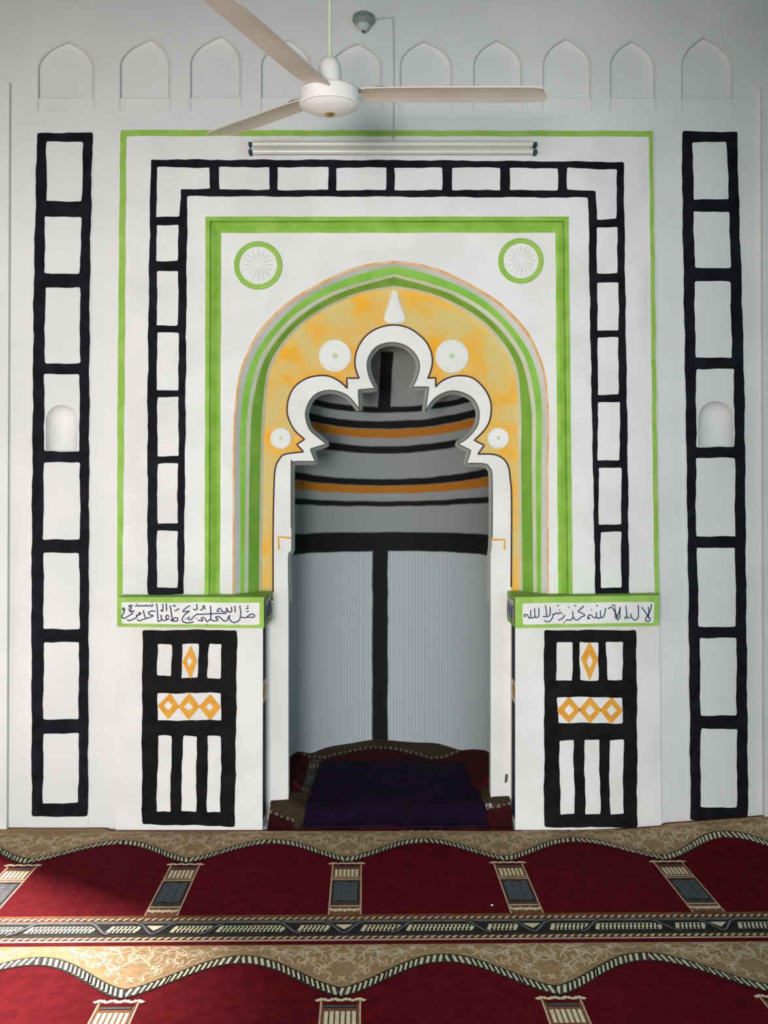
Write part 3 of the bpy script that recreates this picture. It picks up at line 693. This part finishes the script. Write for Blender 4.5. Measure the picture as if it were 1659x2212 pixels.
for row in range(3):
    r0 = row*RP_
    # beige lattice field above the rope
    n = 8
    for k in range(len(us)-1):
        a, b = us[k], us[k+1]
        ta, tb = (back_v(a)+.012, back_v(b)+.012) if row == 0 else (-.335, -.335)
        ra, rb_ = ropev(a), ropev(b)
        nq = 12 if row == 0 and CP(a, 0, 0)[0] > .7 else 3
        for q in range(nq):
            f0, f1 = q/nq, (q+1)/nq
            dec([(a, r0+ta+(ra-ta)*f0), (a, r0+ta+(ra-ta)*f1), (b, r0+tb+(rb_-tb)*f1), (b, r0+tb+(rb_-tb)*f0)], .0006, M['beige'])
    for c in range(-3, 5):
        c0 = c*CW
        for mi, line in enumerate(motifs):
            for sgn in (1, -1):
                l2 = [(c0+sgn*a, r0+b) for a, b in line]
                if U0 < l2[0][0] < U1: rib_(l2, .0048, .0010+.000006*mi+(.000003 if sgn < 0 else 0), M['motif'])
        if row == 0:   # the lattice runs on to the wall
            for line in motifs[::3]:
                for sgn in (1, -1):
                    l2 = [(c0+sgn*(.31-a), -.335-abs(b+.335)*.12) for a, b in line]
                    if U0 < l2[0][0] < U1: rib_(l2, .005, .0011, M['motif'])
    # rope edge: charcoal band with cream and slate twists
    k = 0; s = U0
    step = .004
    L = [(U0+step*i, r0+ropev(U0+step*i)) for i in range(int((U1-U0)/step))]
    Vv = [Vector(p) for p in L]
    for i in range(len(L)-1):
        (a, va), (b, vb) = L[i], L[i+1]
        dec([(a, va-.032), (a, va+.032), (b, vb+.032), (b, vb-.032)], .0012, M['dpile'])
    acc = 0; nxt = 0; j = 0
    for i in range(len(L)-1):
        acc += (Vv[i+1]-Vv[i]).length
        if acc >= nxt:
            nxt += .0215; u, v = L[i]; j += 1
            ph = (u/CW) % 1; lean = .004 if ph < .5 else -.004
            for (wd, off, mm, hh) in ((.0095, 0, M['cpile'], .025), (.0058, .0107, M['gpile'], .028)):
                uu = u+off; vv = r0+ropev(uu)
                dec([(uu-wd/2-lean, vv+hh), (uu+wd/2-lean, vv+hh), (uu+wd/2+lean, vv-hh), (uu-wd/2+lean, vv-hh)], .0018, mm)
    for c in range(-2, 4):
        c0 = c*CW
        if c0 < U0+.05 or c0 > U1-.05: continue
        def cd_(u0, v0, u1, v1, h, m): dec([(c0+u0, r0+v0), (c0+u0, r0+v1), (c0+u1, r0+v1), (c0+u1, r0+v0)], h, m)
        cd_(-.058, .044, .058, .57, .0006, M['motif']); cd_(-.053, .05, .053, .57, .0011, M['brownp'])
        rib_([(c0+x, r0+.05+.008*math.cos(x*180)) for x in [-.07+.01*q for q in range(15)]], .014, .0022, M['cpile'])
        cd_(-.05, .060, .05, .078, .0016, M['red']); cd_(-.045, .080, .045, .100, .0016, M['dpile']); cd_(-.042, .087, .042, .092, .002, M['bluep'])
        for q in range(6):
            x = -.044+.0155*q; cd_(x, .118, x+.0105, .196, .0016, M['cpile'])
        cd_(-.052, .204, .052, .212, .0016, M['motif']); cd_(-.052, .226, .052, .232, .0016, M['cpile']); cd_(-.052, .238, .052, .250, .0016, M['dpile'])
        cd_(-.05, .252, .05, .452, .0016, M['dpile'])
        for q in range(13):
            v = .262+.0145*q
            for x in (-.044, -.015, .015):
                sg = -1 if x == -.015 else 1
                x1 = x+.028
                rib_([(c0+x, r0+v+sg*.006), (c0+x1, r0+v-sg*.006)], .0065, .002, M['bluep'])
        cd_(-.052, .455, .052, .480, .0016, M['gpile']); cd_(-.052, .485, .052, .495, .0016, M['motif'])
        rib_([(c0+x, r0+.528+.009*math.cos(x*200)) for x in [-.052+.008*q for q in range(14)]], .022, .002, M['cpile'])
    # border band between rows
    def strip(v0, v1, h, m):
        n_ = 40
        for q in range(n_):
            a = U0+(U1-U0)*q/n_; b = U0+(U1-U0)*(q+1)/n_; dec([(a, r0+v0), (a, r0+v1), (b, r0+v1), (b, r0+v0)], h, m)
    strip(.566, .580, .0006, M['brownp']); strip(.580, .788, .0006, M['gpile']); strip(.583, .620, .0011, M['brownp']); strip(.746, .778, .0011, M['brownp']); strip(.776, .786, .0012, M['motif'])
    strip(.622, .632, .0011, M['bluep']); strip(.640, .730, .0011, M['dpile']); strip(.736, .744, .0011, M['dpile'])
    x = U0
    while x < U1-.03:
        for vv in (.601, .762):
            rib_([(x, r0+vv+.008), (x+.009, r0+vv-.006), (x+.016, r0+vv-.008)], .008, .0016, M['cpile'])
            rib_([(x+.010, r0+vv+.010), (x+.019, r0+vv-.004)], .006, .0017, M['dpile'])
        x += .024
    for c in range(-3, 4):
        c0 = c*CW
        for f0, f1 in ((.1, .275), (.34, .665), (.765, .9)):
            a, b = c0+f0*CW, c0+f1*CW; q = a
            while q < b:
                if U0 < q < U1-.03:
                    rib_([(q, r0+.712), (q+.007, r0+.686), (q+.014, r0+.660)], .019, .0016, M['cpile'])
                    rib_([(q+.008, r0+.716), (q+.013, r0+.700)], .005, .0018, M['gpile'])
                q += .0135
        for f, sg in ((.0, 0), (.31, -1), (.71, 1)):
            cu = c0+f*CW
            if not (U0+.1 < cu < U1-.1): continue
            lines = [[(cu-.07, r0+.634), (cu-.045, r0+.65), (cu-.012, r0+.715), (cu, r0+.724), (cu+.012, r0+.715), (cu+.045, r0+.65), (cu+.07, r0+.634)]] if sg == 0 else \
                    [[(cu-.04*sg, r0+.636), (cu-.022*sg, r0+.645), (cu+.018*sg, r0+.712), (cu+.04*sg, r0+.728)]]
            for l in lines:
                rib_(l, .022, .0022, M['dpile']); rib_(l, .007, .0026, M['bluep'])
            if sg == 0: dec([(cu-.03, r0+.656), (cu, r0+.698), (cu+.03, r0+.656)], .002, M['cpile'])
tag(cb.build('prayer_carpet'), 'red wall-to-wall prayer carpet woven with rows of beige arches and rope borders', 'carpet')

# ------------------------------------------------------------------ loose carpet inside the niche, purple mat, scraps
def zf(x, y):
    z = .013+.055*ss((y-4.71)/.13)+.105*min(max((y-4.83)/.84, 0), 1)
    z += .004*math.sin(x*19+y*7)+.003*math.sin(y*31-x*11)
    z += .035*ss((x-.38)/.12)*ss((y-4.72)/.1)+.022*ss((-x-.36)/.06)*ss((y-4.78)/.08)
    if y > 5.0: z += .03*ss((abs(x-AXC)-.34)/.14)*(1-ss((y-5.3)/.3))
    return z
backrope = [(600, 1590), (645, 1621), (665, 1634), (700, 1636), (740, 1625), (800, 1614), (850, 1616), (900, 1628), (930, 1637), (960, 1635), (1000, 1618), (1080, 1590)]
def interp(t, pts):
    for a, b in zip(pts, pts[1:]):
        if a[0] <= t <= b[0]: return a[1]+(b[1]-a[1])*(t-a[0])/(b[0]-a[0])
    return pts[0][1] if t < pts[0][0] else pts[-1][1]
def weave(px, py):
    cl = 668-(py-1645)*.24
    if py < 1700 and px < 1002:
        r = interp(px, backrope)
        if abs(py-r) < 2.6: return M['shade_cream'] if int(px/5.5) % 2 else M['dpile']
        if py < r: return M['shade_beige']
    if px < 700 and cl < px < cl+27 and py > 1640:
        if 1651 < py < 1659: return M['shade_cream'] if int(px/4) % 2 else M['shade_beige']
        return M['shade_beige'] if px > 1640 or py > 1700 else M['gpile']
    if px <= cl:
        if 1735 > py > 1712: return M['shade_beige']
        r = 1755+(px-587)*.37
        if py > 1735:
            if abs(py-r) < 3: return M['shade_cream'] if int(px/6) % 2 else M['dpile']
            if py < r: return M['shade_beige']
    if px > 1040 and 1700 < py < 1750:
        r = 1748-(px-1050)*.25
        if abs(py-r) < 3: return M['shade_cream'] if int(px/6) % 2 else M['dpile']
        if py < r: return M['shade_beige']
    return M['shade_red']
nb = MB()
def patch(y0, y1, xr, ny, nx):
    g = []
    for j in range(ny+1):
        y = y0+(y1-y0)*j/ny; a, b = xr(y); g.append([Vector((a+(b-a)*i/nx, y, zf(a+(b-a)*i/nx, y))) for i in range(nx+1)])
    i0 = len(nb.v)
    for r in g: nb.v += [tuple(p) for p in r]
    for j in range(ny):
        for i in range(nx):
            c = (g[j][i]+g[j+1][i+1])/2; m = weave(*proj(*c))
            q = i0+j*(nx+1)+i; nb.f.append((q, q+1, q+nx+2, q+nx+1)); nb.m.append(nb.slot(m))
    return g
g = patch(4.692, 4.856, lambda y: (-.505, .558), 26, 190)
nb.loft([[(p.x, p.y, .001) for p in g[0]], g[0]], M['shade_red'])
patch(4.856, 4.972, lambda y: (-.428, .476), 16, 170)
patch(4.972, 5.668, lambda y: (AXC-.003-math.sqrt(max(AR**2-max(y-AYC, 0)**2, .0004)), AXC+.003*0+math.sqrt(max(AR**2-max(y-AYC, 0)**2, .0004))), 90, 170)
tag(nb.build('niche_carpet'), 'rumpled piece of patterned red carpet, darkened for shade, covering the floor inside the niche', 'carpet')
mb = MB()
g = []
for j in range(25):
    t = j/24; y = 4.688+(5.335-4.688)*t
    a, b = X_(652, 4.67)*(1-t)+X_(690, 5.335)*t, X_(1055, 4.67)*(1-t)+X_(1027, 5.335)*t
    g.append([Vector((a+(b-a)*i/24, y, max(zf(min(max(a+(b-a)*i/24, -.30), .33), y), .014)+.012)) for i in range(25)])
mb.loft(g, M['purple'])
edge = [g[0][i] for i in range(25)]+[g[j][24] for j in range(1, 25)]+[g[24][i] for i in range(23, -1, -1)]+[g[j][0] for j in range(23, 0, -1)]
mb.loft([[p-Vector((0, 0, .009)) for p in edge], edge], M['purple'], closed=True)
tag(mb.build('purple_mat', smooth=True), 'dark purple rectangular prayer mat lying in front of the alcove', 'mat')
p = Vector((X_(1056, 4.80), 4.80, 0)); z = zf(p.x, 4.80)
mb = MB()
rows = [[Vector((p.x-.014+.007*k, 4.785+.02*j, z+.012+.004*math.sin(k*2+j))) for k in range(5)] for j in range(3)]
mb.loft(rows, M['paper']); mb.loft([[q-Vector((0, 0, .008)) for q in r] for r in rows], M['paper'], flip=True)
tag(mb.build('paper_scrap'), 'tiny white paper scrap on the carpet beside the purple mat', 'litter')

mb = MB(); c = (X_(1063, 3.82), 3.82, H0)
mb.lathe([(.0045, .0002), (.004, .003), (.0001, .004)], c, M['paper'], 9)
tag(mb.build('lint_fleck'), 'tiny white fleck lying on the red carpet field right of the middle column', 'litter')

# ------------------------------------------------------------------ ceiling fan
FD = 3.4; fx = X_(712, FD); k_ = FD/F
def fz(py): return Z_(py, FD)
FN = thing('ceiling_fan', 'white three-bladed ceiling fan hanging in front of the wall', 'fan', (fx, FD, fz(255)))
mb = MB(); mb.lathe([(.0055, 0), (.0055, 1)], (fx, FD, fz(135)), M['rod'], 20); 
mb.v = [(x, y, z if z < fz(135)+.5 else 3.77) for x, y, z in mb.v]; mb.build('downrod', FN, smooth=True)['label'] = 'cream downrod'
mb = MB(); mb.lathe([(.0001, 3.70), (.03, 3.70), (.055, 3.72), (.06, 3.78)], (fx, FD, 0), M['fanwhite'], 32); mb.build('ceiling_canopy', FN, smooth=True)
mb = MB(); mb.lathe([(r*k_, fz(y)) for r, y in ((6, 125), (14, 126.5), (19, 131), (23, 140), (25, 152), (25, 180), (22, 184), (22, 196))][::-1], (fx, FD, 0), M['fanwhite'], 36)
mb.build('rod_cup', FN, smooth=True)['label'] = 'white cup over the rod joint'
mb = MB(); mb.lathe([(r*k_, fz(y)) for r, y in ((20, 192), (57, 193), (62.5, 195), (65, 199), (65.5, 211), (64, 212.5), (65.5, 214), (66, 226), (64, 229), (60, 230))][::-1], (fx, FD, 0), M['fanwhite'], 56)
mo = mb.build('motor_housing', FN, smooth=True); mo['label'] = 'white drum-shaped motor'
mb = MB(); mb.lathe([(r*k_, fz(y)) for r, y in ((12, 247), (22, 246), (42, 240), (57, 233), (61, 229))], (fx, FD, 0), M['fanwhite'], 56)
mb.build('bottom_cover', FN, smooth=True)['label'] = 'shallow dish under the motor'
mb = MB(); mb.lathe([(r*k_, fz(y)) for r, y in ((.1, 252), (7, 251.5), (11, 249), (13, 246))], (fx, FD, 0), M['brass'], 32)
mb.build('centre_cap', FN, smooth=True)['label'] = 'brassy centre cap'
BZ = fz(203)
for az, rise, L, pitch in ((0.0, .0, .665, -4), (132, .03, .62, -7), (249.3, .0, .70, -13)):
    a = math.radians(az); rd = Vector((math.cos(a), math.sin(a), 0)); tg = Vector((-math.sin(a), math.cos(a), 0)); up = Vector((0, 0, 1))
    pr = math.radians(pitch)
    def bp(r, c, h): 
        return Vector((fx, FD, BZ))+rd*r+tg*(c*math.cos(pr)+h*math.sin(pr)*0)+up*(c*math.sin(pr)+h+rise*(r/.66))
    mb = MB(); rows = []
    prof = [(.098, .042), (.12, .048), (.18, .051), (.30, .054), (.45, .055), (.60, .055), (L-.03, .054), (L, .045)]
    for r, hw in prof:
        sk = .018 if r >= L else 0
        ring = [bp(r+(sk if c > 0 else -sk*0), c*hw, .006*(1-c*c)+.0) for c in (-1, -.5, 0, .5, 1)]+[bp(r+(sk if c > 0 else 0), c*hw, .006*(1-c*c)-.004) for c in (1, .5, 0, -.5, -1)]
        rows.append(ring)
    mb.loft(rows, M['blade'], closed=True); mb.face(rows[0][::-1], M['blade']); mb.face(rows[-1], M['blade'])
    b = mb.build('blade', FN); b['label'] = 'pale beige fan blade'
    mb = MB(); rows = []
    for r, hw in ((.07, .016), (.10, .014), (.125, .02), (.15, .034), (.175, .03), (.19, .012)):
        rows.append([bp(r, -hw, .012), bp(r, hw, .012), bp(r, hw, .008), bp(r, -hw, .008)])
    mb.loft(rows, M['greyg'], closed=True); mb.face(rows[0], M['fanwhite']); mb.face(rows[-1][::-1], M['fanwhite']); mb.build('blade_bracket', b)

# ------------------------------------------------------------------ twin tube light, its cable, and the small lamp
TD = DS-.005
TL = thing('tube_light', 'unlit twin fluorescent tube light fixed above the niche', 'light fixture', P(845, 336, TD))
mb = MB(); (x0, z0), (x1, z1) = W2([(545, 335), (1146, 304)], TD)
mb.box((x0, TD-.028, z0+.012), (x1, TD, z1-.012), M['tin']); mb.box((x0-.004, TD-.004, z0), (x1+.004, TD, z1), M['tin']); mb.build('tray', TL)
for py in (311, 327):
    c = P(540, py, TD-.045); Lx = X_(1151, TD)-X_(540, TD)
    mb = MB(); mb.lathe([(.0001, .012), (.0125, .012), (.0125, Lx-.012), (.0001, Lx-.012)], c, M['tube'], 20, 'x')
    o = mb.build('tube', TL, smooth=True); o['label'] = 'cream coloured glass tube'
    for xa in (0, Lx):
        mb = MB(); e = -.012 if xa == 0 else -.012
        mb.lathe([(.0001, -.006), (.0085, -.006), (.0085, .006), (.0001, .006)], c+Vector((xa, 0, 0)), M['teal'], 16, 'x')
        mb.box((c.x+xa-.006, c.y, c.z-.007), (c.x+xa+.006, TD, c.z+.007), M['teal'])
        mb.build('end_holder', TL)['label'] = 'dark teal tube holder'
mb = MB(); mb.tube([P(806, 43, DW-.004), P(830, 39, DW-.004), P(849, 38, DW-.004), P(850, 60, DW-.004), P(851, 160, DW-.004), P(850, 280, DW-.005), P(850, 283, DS-.008), P(850, 303, DS-.010)], .0028, M['wire'], 8)
tag(mb.build('cable', smooth=True), 'thin pale cable running down the wall from the small lamp to the tube light', 'cable')
WL = thing('wall_lamp', 'small grey-green bulb holder high on the wall right of the fan rod', 'lamp', P(785, 66, DW-.05))
c = P(785, 48, DW-.05); q = DW/F
mb = MB(); mb.lathe([(8*q, -8*q), (20*q, -2*q), (24*q, 4*q), (22*q, 14*q), (14*q, 19*q), (.0001, 20*q)], c, M['greyg'], 28)
mb.tube([c+Vector((0, 0, 10*q)), c+Vector((0, .05, 10*q))], .012, M['greyg'], 10); mb.build('holder', WL, smooth=True)
mb = MB(); mb.lathe([(.0001, -19*q), (8*q, -17*q), (14*q, -9*q), (14*q, -2*q), (9*q, 2*q)], c, M['bulb'], 28); mb.build('bulb', WL, smooth=True)['label'] = 'frosted bulb'
mb = MB(); mb.lathe([(.0001, -23*q), (2.5*q, -22*q), (3*q, -19*q), (.0001, -18*q)], c, M['teal'], 12); mb.build('tip', WL, smooth=True)['label'] = 'dark tip'
